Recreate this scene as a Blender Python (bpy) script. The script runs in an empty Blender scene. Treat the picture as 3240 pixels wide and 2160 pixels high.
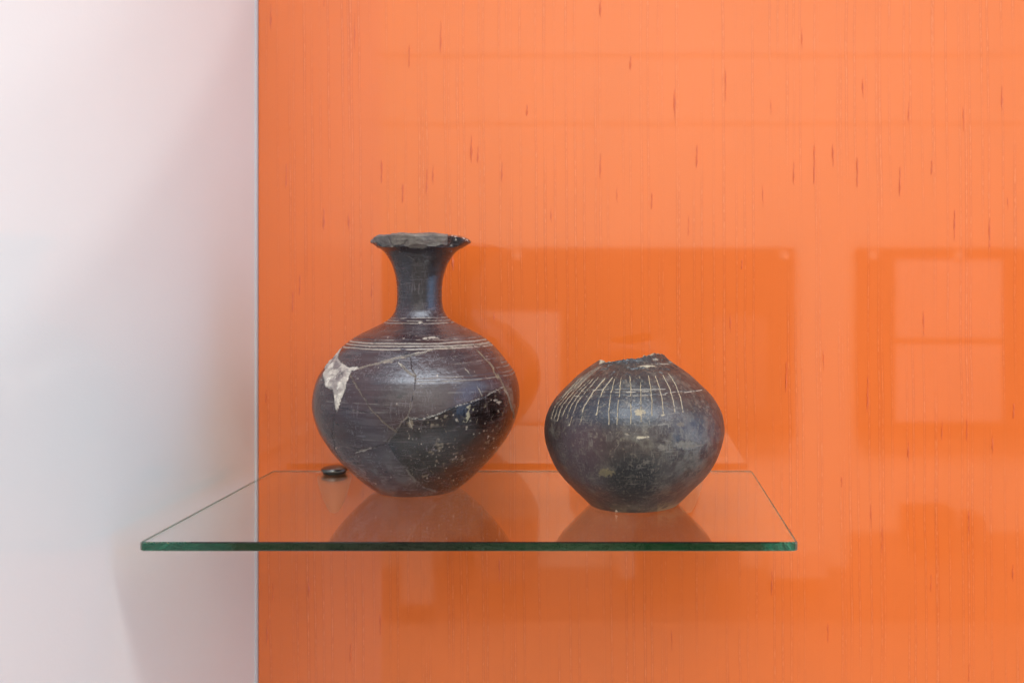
import bpy, math, random
import numpy as np
from mathutils import Vector, Matrix

scene = bpy.context.scene
col = scene.collection
R = math.radians

# ------------------------------------------------------------------ camera
ZS = 1.20                      # top face of the glass shelf
ZC = ZS + 0.1737               # lens height
FPX = 3150.0                   # focal length in pixels of the 3240 px wide frame
PX0, PY0 = 1993.0, 885.0       # where the optical axis meets the frame
cam_d = bpy.data.cameras.new('Camera')
cam = bpy.data.objects.new('Camera', cam_d); col.objects.link(cam)
cam.location = (0, 0, ZC)
cam.rotation_euler = (R(90), 0, 0)
cam_d.sensor_width = 36.0
cam_d.lens = 35.0
cam_d.shift_x = (1620 - PX0) / 3240
cam_d.shift_y = (PY0 - 1080) / 3240
cam_d.clip_start = 0.02
cam_d.clip_end = 60
cam_d.dof.use_dof = True
cam_d.dof.focus_distance = 0.745
cam_d.dof.aperture_fstop = 7.1
scene.camera = cam

# ------------------------------------------------------------------ world, lamps, exposure
world = bpy.data.worlds.new('World'); scene.world = world
world.use_nodes = True
bg = world.node_tree.nodes['Background']
bg.inputs['Color'].default_value = (0.92, 0.95, 1.0, 1)
bg.inputs['Strength'].default_value = 0.50

def area_lamp(name, loc, target, sx, sy, power, color):
    d = bpy.data.lights.new(name, 'AREA'); d.shape = 'RECTANGLE'
    d.size, d.size_y, d.energy, d.color = sx, sy, power, color
    o = bpy.data.objects.new(name, d); col.objects.link(o)
    o.location = loc
    o.rotation_euler = (Vector(target) - Vector(loc)).to_track_quat('-Z', 'Y').to_euler()
    return o
def spot_lamp(name, loc, target, power, color, angle, blend, radius):
    d = bpy.data.lights.new(name, 'SPOT')
    d.energy, d.color, d.spot_size, d.spot_blend, d.shadow_soft_size = power, color, R(angle), blend, radius
    o = bpy.data.objects.new(name, d); col.objects.link(o)
    o.location = loc
    o.rotation_euler = (Vector(target) - Vector(loc)).to_track_quat('-Z', 'Y').to_euler()
    return o
ROOM_Y = -2.2
area_lamp('room_wall_fill', (0.3, -0.15, 3.0), (0.3, ROOM_Y, 0.95), 3.4, 1.0, 146, (1.0, 0.96, 0.90))  # added fill, no real fixture: brightens the room wall for its reflection
area_lamp('floor_bounce_fill', (0.1, -0.75, 3.1), (0.0, -0.45, 0.0), 2.0, 1.2, 34, (1.0, 0.94, 0.84))  # added fill, no real fixture: floor bounce lifts the lower case
area_lamp('side_panel_fill', (2.3, 0.05, 1.55), (-0.30, 0.72, 1.25), 1.7, 2.2, 25, (0.46, 0.69, 1.0))  # added cool fill to whiten the side panel; no known window here
spot_lamp('diagonal_edge_spot', (1.60, -0.20, 2.20), (-0.3465, 0.10, 2.153), 34.0, (1.0, 0.98, 0.95), 48.8, 0.035, 0.02)  # added spot outside the case: its cone edge draws the side panel's diagonal
spot_lamp('diagonal_edge_spot', (1.60, -0.20, 2.20), (-0.3465, 0.10, 2.203), 16.0, (1.0, 0.98, 0.95), 46.2, 0.05, 0.02)  # second added spot, for the fainter diagonal edge

vs = scene.view_settings
vs.view_transform = 'Standard'; vs.look = 'None'; vs.exposure = -0.27; vs.gamma = 1.0
vs.use_curve_mapping = False
cy = scene.cycles
cy.use_denoising = True
cy.use_adaptive_sampling = True; cy.adaptive_threshold = 0.025
cy.max_bounces = 18; cy.transmission_bounces = 18; cy.glossy_bounces = 8
cy.diffuse_bounces = 4; cy.transparent_max_bounces = 16; cy.volume_bounces = 0
cy.caustics_refractive = True; cy.caustics_reflective = True
cy.sample_clamp_indirect = 6.0

# ------------------------------------------------------------------ helpers
def P(px, py, y):
    """a point at depth y (metres from the lens) that stands at pixel px, py of the photograph"""
    return ((px - PX0) * y / FPX, y, ZC + (PY0 - py) * y / FPX)
def link(name, me, mat=None, parent=None, smooth=False):
    o = bpy.data.objects.new(name, me); col.objects.link(o)
    if mat: me.materials.append(mat)
    if parent: o.parent = parent
    if smooth:
        me.polygons.foreach_set('use_smooth', [True] * len(me.polygons))
    return o
def tag(o, label=None, cat=None, group=None, kind=None):
    if label: o['label'] = label
    if cat: o['category'] = cat
    if group: o['group'] = group
    if kind: o['kind'] = kind
    return o
def empty(name, loc):
    o = bpy.data.objects.new(name, None); col.objects.link(o); o.location = loc
    o.empty_display_size = 0.02
    return o
def box_mesh(name, a, b):
    (x0, y0, z0), (x1, y1, z1) = a, b
    v = [(x0,y0,z0),(x1,y0,z0),(x1,y1,z0),(x0,y1,z0),(x0,y0,z1),(x1,y0,z1),(x1,y1,z1),(x0,y1,z1)]
    f = [(0,3,2,1),(4,5,6,7),(0,1,5,4),(1,2,6,5),(2,3,7,6),(3,0,4,7)]
    me = bpy.data.meshes.new(name); me.from_pydata(v, [], f); me.update(); return me
def grid_mesh(name, verts, rows, cols, wrap):
    """verts as rows x cols; quads between neighbours"""
    idx = np.arange(rows * cols).reshape(rows, cols)
    nxt = np.roll(idx, -1, axis=1) if wrap else idx[:, 1:]
    a = idx[:-1] if wrap else idx[:-1, :-1]
    b = nxt[:-1]
    c = nxt[1:]
    d = idx[1:] if wrap else idx[1:, :-1]
    return np.stack([a, b, c, d], axis=-1).reshape(-1, 4)
def mesh_from(name, verts, quads, attrs=None):
    """a mesh of the quads only, with the vertices they use; attrs: {name: (N,3) or (N,)}"""
    used, inv = np.unique(quads.ravel(), return_inverse=True)
    v = verts[used]; q = inv.reshape(-1, 4)
    me = bpy.data.meshes.new(name)
    me.vertices.add(len(v)); me.vertices.foreach_set('co', v.astype(np.float32).ravel())
    me.loops.add(q.size); me.loops.foreach_set('vertex_index', q.astype(np.int32).ravel())
    me.polygons.add(len(q))
    me.polygons.foreach_set('loop_start', np.arange(0, q.size, 4, dtype=np.int32))
    me.update(calc_edges=True)
    for k, val in (attrs or {}).items():
        if val.ndim == 2:
            at = me.attributes.new(k, 'FLOAT_COLOR', 'POINT')
            c = np.ones((len(v), 4), np.float32); c[:, :3] = val[used]
            at.data.foreach_set('color', c.ravel())
        else:
            at = me.attributes.new(k, 'FLOAT', 'POINT')
            at.data.foreach_set('value', val[used].astype(np.float32))
    me.polygons.foreach_set('use_smooth', [True] * len(me.polygons))
    me.validate()
    return me

# value noise in numpy
def _hash(ix, iy, iz, seed):
    n = (ix * 374761393 + iy * 668265263 + iz * 2147483647 + seed * 974711) & 0xffffffff
    n = ((n ^ (n >> 13)) * 1274126177) & 0xffffffff
    n = ((n ^ (n >> 16)) * 2246822519) & 0xffffffff
    return ((n ^ (n >> 15)) & 0xffff) / 65535.0
def vnoise(p, scale, seed=0):
    q = p * scale
    i = np.floor(q).astype(np.int64); f = q - i
    f = f * f * (3 - 2 * f)
    out = 0
    for dx in (0, 1):
        wx = f[:, 0] if dx else 1 - f[:, 0]
        for dy in (0, 1):
            wy = f[:, 1] if dy else 1 - f[:, 1]
            for dz in (0, 1):
                wz = f[:, 2] if dz else 1 - f[:, 2]
                out = out + wx * wy * wz * _hash(i[:, 0] + dx, i[:, 1] + dy, i[:, 2] + dz, seed)
    return out
def fbm(p, scale, oct=4, seed=0):
    s, a, t = 0, 1.0, 0
    for k in range(oct):
        s = s + a * vnoise(p, scale * 2 ** k, seed + k * 17); t += a; a *= 0.5
    return s / t
def smooth(e0, e1, x):
    t = np.clip((x - e0) / (e1 - e0), 0, 1)
    return t * t * (3 - 2 * t)
def dist_poly(u, v, pts):
    d = np.full(u.shape, 1e9)
    for (x0, y0), (x1, y1) in zip(pts[:-1], pts[1:]):
        dx, dy = x1 - x0, y1 - y0
        t = np.clip(((u - x0) * dx + (v - y0) * dy) / (dx * dx + dy * dy + 1e-9), 0, 1)
        d = np.minimum(d, np.hypot(u - x0 - t * dx, v - y0 - t * dy))
    return d
def in_poly(u, v, pts):
    c = np.zeros(u.shape, bool)
    n = len(pts)
    for k in range(n):
        (x0, y0), (x1, y1) = pts[k], pts[(k + 1) % n]
        if y0 == y1: continue
        hit = ((y0 > v) != (y1 > v)) & (u < (x1 - x0) * (v - y0) / (y1 - y0) + x0)
        c ^= hit
    return c
def crop(ox, oy, s, pts):
    return [(ox + x / s, oy + y / s) for x, y in pts]

# ------------------------------------------------------------------ materials
def new_mat(name):
    m = bpy.data.materials.new(name); m.use_nodes = True
    nt = m.node_tree
    return m, nt, nt.nodes, nt.links, nt.nodes['Principled BSDF']
def node(nt, t, **kw):
    n = nt.nodes.new(t)
    for k, v in kw.items():
        if isinstance(v, tuple) and k.startswith('in_'): pass
        setattr(n, k, v)
    return n
def math_node(nt, op, a, b=None, c=None):
    n = nt.nodes.new('ShaderNodeMath'); n.operation = op
    for k, x in enumerate((a, b, c)):
        if x is None: continue
        if isinstance(x, (int, float)): n.inputs[k].default_value = x
        else: nt.links.new(x, n.inputs[k])
    return n.outputs[0]
def mix_col(nt, fac, a, b, blend='MIX'):
    n = nt.nodes.new('ShaderNodeMix'); n.data_type = 'RGBA'; n.blend_type = blend
    for sock, x in ((n.inputs[0], fac), (n.inputs[6], a), (n.inputs[7], b)):
        if isinstance(x, (int, float)): sock.default_value = x
        elif isinstance(x, tuple): sock.default_value = (*x, 1)
        else: nt.links.new(x, sock)
    return n.outputs[2]
def ramp(nt, fac, stops):
    n = nt.nodes.new('ShaderNodeMapRange')
    n.inputs['From Min'].default_value, n.inputs['From Max'].default_value = stops[0], stops[1]
    n.inputs['To Min'].default_value, n.inputs['To Max'].default_value = stops[2], stops[3]
    n.interpolation_type = 'SMOOTHSTEP'
    nt.links.new(fac, n.inputs['Value'])
    return n.outputs['Result']
def coords(nt, scale=(1, 1, 1), rot=(0, 0, 0)):
    t = nt.nodes.new('ShaderNodeTexCoord'); mp = nt.nodes.new('ShaderNodeMapping')
    mp.inputs['Scale'].default_value = scale; mp.inputs['Rotation'].default_value = rot
    nt.links.new(t.outputs['Object'], mp.inputs['Vector'])
    return mp.outputs['Vector']
def noise(nt, vec, scale, detail=3, rough=0.5, dist=0.0):
    n = nt.nodes.new('ShaderNodeTexNoise')
    n.inputs['Scale'].default_value = scale; n.inputs['Detail'].default_value = detail
    n.inputs['Roughness'].default_value = rough; n.inputs['Distortion'].default_value = dist
    nt.links.new(vec, n.inputs['Vector'])
    return n.outputs['Fac']
def bump(nt, h, strength, distance, normal=None):
    b = nt.nodes.new('ShaderNodeBump')
    b.inputs['Strength'].default_value = strength; b.inputs['Distance'].default_value = distance
    nt.links.new(h, b.inputs['Height'])
    if normal is not None: nt.links.new(normal, b.inputs['Normal'])
    return b.outputs['Normal']

# --- orange slubbed silk on the back wall, with an added mirror coat in place of the front pane
ORANGE = (0.77, 0.152, 0.017)
def silk_material(name, slub):
    m, nt, N, L, bsdf = new_mat(name)
    vec = coords(nt, rot=(0, R(0.45), 0))
    sep = N.new('ShaderNodeSeparateXYZ'); L.new(vec, sep.inputs[0])
    base = mix_col(nt, noise(nt, coords(nt, (3, 1, 1.2)), 6, 3), tuple(c * 0.88 for c in ORANGE), tuple(c * 1.10 for c in ORANGE))
    # fine warp: vertical grain
    grain = noise(nt, coords(nt, (1, 1, 0.03), (0, R(0.45), 0)), 1400, 2, 0.6)
    weave = noise(nt, coords(nt, (1, 1, 0.6)), 2600, 1, 0.5)
    base = mix_col(nt, ramp(nt, grain, (0.3, 0.75, 0.0, 1.0)), base, tuple(c * k for c, k in zip(ORANGE, (1.12, 1.15, 1.2))), 'MIX') if slub else base
    base = mix_col(nt, 0.55, base, mix_col(nt, weave, tuple(c * 0.74 for c in ORANGE), tuple(c * 1.22 for c in ORANGE)))
    h = math_node(nt, 'ADD', math_node(nt, 'MULTIPLY', grain, 0.35), math_node(nt, 'MULTIPLY', weave, 0.25))
    if not slub:
        lines, darks = None, None
        for sc, seed, wd in ((96, 0.0, 0.00036), (23, 7.3, 0.00046)):
            # single thicker yarns at uneven spacing
            wob = math_node(nt, 'MULTIPLY', math_node(nt, 'SUBTRACT', noise(nt, coords(nt, (0.6, 1, 1)), 9, 2), 0.5), 0.004)
            x = math_node(nt, 'ADD', math_node(nt, 'ADD', sep.outputs['X'], wob), seed)
            vo = N.new('ShaderNodeTexVoronoi'); vo.voronoi_dimensions = '1D'; vo.inputs['Scale'].default_value = sc
            vo.inputs['Randomness'].default_value = 0.85
            L.new(x, vo.inputs['W'])
            dm = math_node(nt, 'DIVIDE', vo.outputs['Distance'], sc)
            ln = ramp(nt, dm, (wd * 0.4, wd * 1.7, 1.0, 0.0))
            lat = ramp(nt, math_node(nt, 'ABSOLUTE', math_node(nt, 'SUBTRACT', dm, wd * 2.0)), (0, wd * 1.5, 1.0, 0.0))
            bead = ramp(nt, noise(nt, coords(nt, (1, 1, 0.25), (0, R(0.45), 0)), 900, 2, 0.6), (0.44, 0.62, 0.0, 1.0))
            patch = ramp(nt, noise(nt, coords(nt, (1, 1, 0.12), (0, R(0.45), 0)), 60, 2), (0.35, 0.62, 0.15, 1.0))
            ln = math_node(nt, 'MULTIPLY', math_node(nt, 'MULTIPLY', ln, math_node(nt, 'ADD', math_node(nt, 'MULTIPLY', bead, 0.9), 0.1)), patch)
            lat = math_node(nt, 'MULTIPLY', lat, patch)
            lines = ln if lines is None else math_node(nt, 'MAXIMUM', lines, ln)
            darks = lat if darks is None else math_node(nt, 'MAXIMUM', darks, lat)
        base = mix_col(nt, math_node(nt, 'MULTIPLY', darks, 0.42), base, (0.50, 0.065, 0.008))
        base = mix_col(nt, math_node(nt, 'MULTIPLY', lines, 0.55), base, (0.92, 0.27, 0.085))
        h = math_node(nt, 'ADD', h, math_node(nt, 'MULTIPLY', lines, 1.1))
    if slub: base = mix_col(nt, 1.0, base, (0.84, 0.68, 0.50), 'MULTIPLY')
    L.new(base, bsdf.inputs['Base Color'])
    bsdf.inputs['Roughness'].default_value = 0.62
    bsdf.inputs['Specular IOR Level'].default_value = 0.25
    bsdf.inputs['Sheen Weight'].default_value = 0.15
    bsdf.inputs['Sheen Tint'].default_value = (1.0, 0.6, 0.4, 1)
    L.new(bump(nt, h, 0.55, 0.0004), bsdf.inputs['Normal'])
    bsdf.inputs['Coat Weight'].default_value = 1.0
    bsdf.inputs['Coat IOR'].default_value = 1.68
    bsdf.inputs['Coat Roughness'].default_value = 0.036
    return m
M_silk = silk_material('orange_silk', False)
M_slub = silk_material('orange_silk_slub', True)

def panel_material():
    m, nt, N, L, bsdf = new_mat('white_side_laminate')
    n = noise(nt, coords(nt), 7, 3)
    L.new(mix_col(nt, n, (0.71, 0.79, 0.835), (0.745, 0.825, 0.87)), bsdf.inputs['Base Color'])
    bsdf.inputs['Roughness'].default_value = 0.5
    peel = noise(nt, coords(nt), 420, 3, 0.6)
    L.new(bump(nt, peel, 0.25, 0.0004), bsdf.inputs['Normal'])
    bsdf.inputs['Coat Weight'].default_value = 0.8
    bsdf.inputs['Coat Roughness'].default_value = 0.10
    pb = bump(nt, noise(nt, coords(nt), 45, 2), 0.15, 0.0006)
    L.new(pb, bsdf.inputs['Coat Normal'])
    return m
M_panel = panel_material()

def plain(name, c0, c1, rough, scale, spec=0.5, metal=0.0):
    m, nt, N, L, bsdf = new_mat(name)
    n = noise(nt, coords(nt), scale, 4, 0.6)
    L.new(mix_col(nt, n, c0, c1), bsdf.inputs['Base Color'])
    bsdf.inputs['Roughness'].default_value = rough
    bsdf.inputs['Specular IOR Level'].default_value = spec
    bsdf.inputs['Metallic'].default_value = metal
    return m
M_trim = plain('pale_aluminium_trim', (0.58, 0.59, 0.64), (0.64, 0.65, 0.70), 0.5, 60)
M_wall = plain('cream_room_paint', (0.74, 0.70, 0.58), (0.82, 0.78, 0.66), 0.9, 1.2)
M_board = plain('grey_board', (0.035, 0.035, 0.035), (0.15, 0.14, 0.13), 0.7, 2.6)
M_paper = plain('printed_paper', (0.44, 0.43, 0.40), (0.74, 0.72, 0.68), 0.9, 3.5)
M_print = plain('toned_print', (0.10, 0.10, 0.11), (0.26, 0.24, 0.22), 0.9, 5)
M_wood = plain('grey_dado', (0.20, 0.18, 0.16), (0.36, 0.33, 0.29), 0.6, 1.8)
M_steel = plain('dark_chrome', (0.15, 0.16, 0.165), (0.21, 0.22, 0.225), 0.2, 200, metal=1.0)
M_seal = plain('black_rubber', (0.02, 0.025, 0.025), (0.03, 0.035, 0.035), 0.4, 100)

def glass_material():
    m = bpy.data.materials.new('green_float_glass'); m.use_nodes = True
    nt = m.node_tree; N, L = nt.nodes, nt.links
    N.remove(N['Principled BSDF']); out = N['Material Output']
    g = N.new('ShaderNodeBsdfGlass'); g.inputs['IOR'].default_value = 1.5; g.inputs['Roughness'].default_value = 0.0
    L.new(g.outputs[0], out.inputs['Surface'])
    va = N.new('ShaderNodeVolumeAbsorption')
    va.inputs['Color'].default_value = (0.0, 0.86, 0.77, 1); va.inputs['Density'].default_value = 3.7
    L.new(va.outputs[0], out.inputs['Volume'])
    return m, nt, g
M_glass, _nt, _g = glass_material()
# the sawn edge: same glass, slightly wavy ground surface
M_edge, _nt2, _g2 = glass_material(); M_edge.name = 'ground_glass_edge'
_g2.inputs['Roughness'].default_value = 0.01
_h = noise(_nt2, coords(_nt2, (0.5, 1, 1.6)), 190, 3, 0.55, 0.8)
_nt2.links.new(bump(_nt2, _h, 0.22, 0.0012), _g2.inputs['Normal'])

M_ground, _nt3, _g3 = glass_material(); M_ground.name = 'frosted_glass_edge'
_g3.inputs['Roughness'].default_value = 0.3
_tr = _nt3.nodes.new('ShaderNodeBsdfTranslucent'); _tr.inputs['Color'].default_value = (0.9, 0.9, 0.9, 1)
_mx = _nt3.nodes.new('ShaderNodeMixShader'); _mx.inputs[0].default_value = 0.6
_nt3.links.new(_g3.outputs[0], _mx.inputs[1]); _nt3.links.new(_tr.outputs[0], _mx.inputs[2])
_nt3.links.new(_mx.outputs[0], _nt3.nodes['Material Output'].inputs['Surface'])
M_peg = plain('wall_orange_peg', (0.56, 0.23, 0.11), (0.64, 0.27, 0.14), 0.3, 40)  # orange of the wall, as mirrored by the peg, put into its base colour
def pottery_material(name, grain_col, streak_scale, rough0, chalk):
    """colour and gloss come from the attributes tint and matt of the mesh, fine grain from noise"""
    m, nt, N, L, bsdf = new_mat(name)
    at = N.new('ShaderNodeAttribute'); at.attribute_name = 'tint'
    mt = N.new('ShaderNodeAttribute'); mt.attribute_name = 'matt'
    fine = noise(nt, coords(nt), 1500, 3, 0.65)
    mid = noise(nt, coords(nt), 260, 4, 0.65)
    streak = noise(nt, coords(nt, streak_scale), 420, 3, 0.6)
    c = mix_col(nt, ramp(nt, fine, (0.3, 0.75, 0.0, 0.6)), at.outputs['Color'], mix_col(nt, 1.0, at.outputs['Color'], (1.5, 1.45, 1.4), 'MULTIPLY'))
    c = mix_col(nt, ramp(nt, streak, (0.52, 0.72, 0.0, 0.42)), c, grain_col)
    c = mix_col(nt, ramp(nt, mid, (0.60, 0.78, 0.0, 0.35)), c, grain_col)
    c = mix_col(nt, ramp(nt, noise(nt, coords(nt), 90, 4, 0.7), (0.42, 0.30, 0.0, 0.6)), c, (0.010, 0.008, 0.009))
    # rubbed, chalky skin: fine crossed scratches gathered in patches
    where = ramp(nt, noise(nt, coords(nt), 38, 3, 0.6), (0.44, 0.66, 0.10, 1.0))
    s1 = ramp(nt, noise(nt, coords(nt, (1.0, 1.0, 0.12), (0.5, 0.3, 0.2)), 620, 3, 0.7), (0.54, 0.66, 0.0, 1.0))
    s2 = ramp(nt, noise(nt, coords(nt, (0.12, 0.12, 1.0), (0.2, -0.5, 0.1)), 560, 3, 0.7), (0.55, 0.67, 0.0, 1.0))
    sp_ = ramp(nt, noise(nt, coords(nt), 900, 2, 0.7), (0.60, 0.70, 0.0, 1.0))
    rub = math_node(nt, 'MULTIPLY', math_node(nt, 'MAXIMUM', math_node(nt, 'MAXIMUM', s1, s2), sp_), where)
    c = mix_col(nt, math_node(nt, 'MULTIPLY', rub, chalk), c, tuple(x * 1.55 for x in grain_col))
    L.new(c, bsdf.inputs['Base Color'])
    r = math_node(nt, 'ADD', math_node(nt, 'MULTIPLY', mt.outputs['Fac'], 0.5), math_node(nt, 'ADD', math_node(nt, 'ADD', math_node(nt, 'MULTIPLY', mid, 0.22), math_node(nt, 'MULTIPLY', rub, 0.25)), rough0))
    L.new(r, bsdf.inputs['Roughness'])
    bsdf.inputs['Specular IOR Level'].default_value = 0.70
    bsdf.inputs['Specular Tint'].default_value = (0.70, 0.82, 1.0, 1)
    h = math_node(nt, 'ADD', math_node(nt, 'MULTIPLY', fine, 0.5), math_node(nt, 'ADD', mid, streak))
    L.new(bump(nt, h, 0.35, 0.00035), bsdf.inputs['Normal'])
    return m
M_vase = pottery_material('burnished_black_ware', (0.105, 0.088, 0.098), (0.10, 0.10, 1.8), 0.05, 0.42)
M_pot = pottery_material('worn_black_ware', (0.105, 0.097, 0.088), (1.2, 1.2, 0.25), 0.14, 0.85)

# ------------------------------------------------------------------ the case: back wall, side wall
YW = 0.925
wall_back = link('wall_back', box_mesh('wall_back', (-0.3450, YW, 0.45), (1.30, YW + 0.012, 2.15)), M_silk)
tag(wall_back, kind='structure')
wall_side = link('wall_side', box_mesh('wall_side', (-0.3655, 0.46, 0.45), (-0.3465, YW + 0.012, 2.15)), M_panel)
tag(wall_side, kind='structure')
link('corner_trim', box_mesh('corner_trim', (-0.3464, YW - 0.004, 0.45), (-0.3455, YW + 0.011, 2.15)), M_trim, wall_side)

# slubs: thick knots of yarn lying proud of the silk
SLUBS = []
for ox, oy, s, rows in (
    (800, 0, 1.96, [(112,20,180),(440,-40,50),(632,100,330),(968,290,450),(1165,110,320),(2155,-30,150),(207,970,1190),(797,970,1150),
        (928,1120,1260),(1077,1060,1220),(1117,1000,1180),(1355,840,1010),(1395,860,1050),(1545,960,1140),(1850,1250,1390),(2155,960,1130),
        (2258,1130,1290),(1700,650,740),(440,1290,1420),(595,1300,1440),(2342,330,430)]),
    (2000, 0, 1.897, [(1020,150,300),(255,515,720),(560,430,600),(833,570,700),(1385,460,600),(1660,600,780),(1988,600,780),(2220,530,700),
        (388,870,1030),(970,960,1120),(1092,880,1130),(1205,860,1030),(1350,960,1150),(1607,970,1160),(1797,940,1080),(785,1100,1280),
        (117,1150,1250),(338,1300,1420),(1935,1240,1400),(2145,1300,1440),(2255,1150,1260),(2062,-60,15)]),
    (2200, 700, 1.96, [(218,550,710),(288,240,310),(563,870,1060),(795,750,950),(1068,970,1170),(1415,510,720),(1608,0,140),(1823,40,190),
        (1973,1090,1240),(1530,1210,1360),(1683,1200,1360),(1322,1330,1500),(1843,1300,1450)]),
    (700, 1500, 1.96, [(318,640,790),(543,640,780),(985,840,980),(800,1030,1170),(285,900,1060),(880,50,190),(710,120,300),(1725,530,700)]),
    (1900, 1500, 1.755, [(1338,0,80),(1502,170,310),(1563,260,430),(2045,200,320),(952,530,670),(1836,530,670),(2290,480,620),(395,820,960),
        (1262,820,920),(2045,1040,1150),(1052,290,330)]),
    (0, 700, 1.96, [(1858,330,450),(1815,430,570),(1650,1050,1170)]),
    (950, 700, 3.136, [(708,610,780),(1515,340,500),(1925,860,1000)])):
    SLUBS += [(ox + x / s, oy + a / s, oy + b / s) for x, a, b in rows]
rng = random.Random(5)
for k in range(70):                       # the silk goes on beyond the frame
    x = rng.uniform(3260, 5200); a = rng.uniform(-900, 2700)
    SLUBS.append((x, a, a + rng.uniform(60, 110)))
sv, sf = [], []
for x, a, b in SLUBS:
    m_ = rng.uniform(-0.12, 0.25) * (b - a); a, b = a + m_, b - rng.uniform(-0.15, 0.2) * (b - a)
    n = 16; w = rng.uniform(0.0005, 0.0011); ph = rng.uniform(0, 6)
    for k in range(n + 1):
        t = k / n
        p = P(x, a + (b - a) * t, YW)
        env = math.sin(math.pi * min(max(t, 0.0), 1)) ** 0.6 * (0.75 + 0.25 * math.sin(9 * t + ph)) + 0.04
        cx = p[0] + 0.00022 * math.sin(4 * t + ph) + 0.00016 * math.sin(17 * t + 2 * ph)
        hw, hh = w * env, 1.2 * w * env
        for q, (dx, dy) in enumerate(((-1, 0.0004), (-0.55, -0.75), (0, -1.0), (0.55, -0.75), (1, 0.0004))):
            sv.append((cx + hw * dx, YW + (hh * dy if dy < 0 else 0.0002), p[2]))
    o = len(sv) - 5 * (n + 1)
    for k in range(n):
        for q in range(4):
            i = o + 5 * k + q
            sf.append((i, i + 5, i + 6, i + 1))
me = bpy.data.meshes.new('slub_threads'); me.from_pydata(sv, [], sf); me.update()
slubs = link('slub_threads', me, M_slub, wall_back, smooth=True); slubs['kind'] = 'stuff'

M_item = plain('pale_box_paint', (0.50, 0.46, 0.40), (0.64, 0.60, 0.54), 0.8, 3)
M_floor = plain('pale_oak_floor', (0.42, 0.35, 0.28), (0.54, 0.46, 0.38), 0.7, 2)
tag(link('floor', box_mesh('floor', (-3.2, ROOM_Y, -0.1), (3.6, 3.0, 0.0)), M_floor), kind='structure')
# the room opposite, seen only as a reflection in the mirror coat added to the back wall
DV = 2 * YW - ROOM_Y
def room(px, py): return (px - PX0) * DV / FPX, ZC + (PY0 - py) * DV / FPX
wall_room = tag(link('wall_room', box_mesh('wall_room', (-3.2, ROOM_Y - 0.1, -0.1), (3.6, ROOM_Y, 3.6)), M_wall), kind='structure')
def on_room_wall(name, px0, py0, px1, py1, d0, d1, mat, parent):
    x0, z1 = room(px0, py0); x1, z0 = room(px1, py1)
    return link(name, box_mesh(name, (x0, ROOM_Y + d0, z0), (x1, ROOM_Y + d1, z1)), mat, parent)
b1 = on_room_wall('display_board', 850, 785, 2508, 1345, 0.0, 0.05, M_board, wall_room)
on_room_wall('poster', 1440, 985, 1775, 1330, 0.051, 0.055, M_paper, b1)
b2 = on_room_wall('display_board', 2705, 785, 4100, 1345, 0.0, 0.05, M_board, wall_room)
on_room_wall('poster', 2822, 822, 3155, 1068, 0.051, 0.055, M_paper, b2)
on_room_wall('poster', 2822, 1085, 3155, 1328, 0.051, 0.055, M_paper, b2)
on_room_wall('poster', 900, 830, 1150, 1300, 0.051, 0.055, M_print, b1)
on_room_wall('poster', 2240, 1000, 2420, 1290, 0.051, 0.055, M_print, b1)
on_room_wall('poster', 3300, 840, 3700, 1310, 0.051, 0.055, M_print, b2)
on_room_wall('ledge', 850, 1352, 2508, 1372, 0.0, 0.09, M_board, b1)
on_room_wall('ledge', 2705, 1352, 4100, 1372, 0.0, 0.09, M_board, b2)
for fx in (2475, 2750, 3020, 1190, 1640):
    on_room_wall('fixing', fx - 12, 796, fx + 12, 820, 0.05, 0.07, M_wall, b1 if fx < 2600 else b2)
for q, (a_, b_, c_, d_) in enumerate(((1290, 1560, 1388, 1880), (1420, 1700, 1500, 1800), (1540, 1640, 1700, 1800), (1960, 1560, 2010, 1800), (2020, 1500, 2200, 1800), (2240, 1690, 2330, 1800),
        (2420, 1730, 2600, 1800), (2850, 1590, 2990, 1680), (3040, 1610, 3075, 1680), (960, 1660, 1080, 1800))):
    on_room_wall('shelf_box', a_, b_, c_, d_, 0.0, 0.12 + 0.02 * (q % 3), (M_item, M_board, M_print)[q % 3], wall_room)
on_room_wall('rail', -1600, 376, 4700, 392, 0.0, 0.008, M_wall, wall_room)
on_room_wall('rail', -1600, 150, 4700, 176, 0.0, 0.010, M_wall, wall_room)
on_room_wall('display_board', -900, 785, 640, 1345, 0.0, 0.05, M_board, wall_room)
on_room_wall('dado', -1600, 1790, 2690, 1955, 0.0, 0.04, M_wood, wall_room)
on_room_wall('dado', 2690, 1680, 4700, 1955, 0.0, 0.05, M_wood, wall_room)

# ------------------------------------------------------------------ glass shelf
X0, X1 = -0.3254, 0.1114
Y0, Y1 = 0.660, 0.908
T = 0.0061
def shelf_mesh():
    ch, ar = 0.0018, 0.0007             # cut corners, ground arrises
    def ring(inset, z):
        a, b, c, d = X0 + inset, X1 - inset, Y0 + inset, Y1 - inset
        k = ch
        return [(a + k, c, z), (b - k, c, z), (b, c + k, z), (b, d - k, z), (b - k, d, z), (a + k, d, z), (a, d - k, z), (a, c + k, z)]
    v = ring(ar, -T) + ring(0, -T + ar) + ring(0, -ar) + ring(ar, 0)
    f = [tuple(range(7, -1, -1)), tuple(range(24, 32))]
    for r in range(3):
        for k in range(8):
            a, b = r * 8 + k, r * 8 + (k + 1) % 8
            f.append((a, b, b + 8, a + 8))
    me = bpy.data.meshes.new('glass_shelf'); me.from_pydata(v, [], f); me.update()
    me.materials.append(M_glass); me.materials.append(M_edge); me.materials.append(M_ground)
    for p in me.polygons[2:]:
        n = p.normal
        p.material_index = 1 if n.y < -0.9 else 0 if n.y < -0.3 and abs(n.x) < 0.3 else 2
    return me
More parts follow.
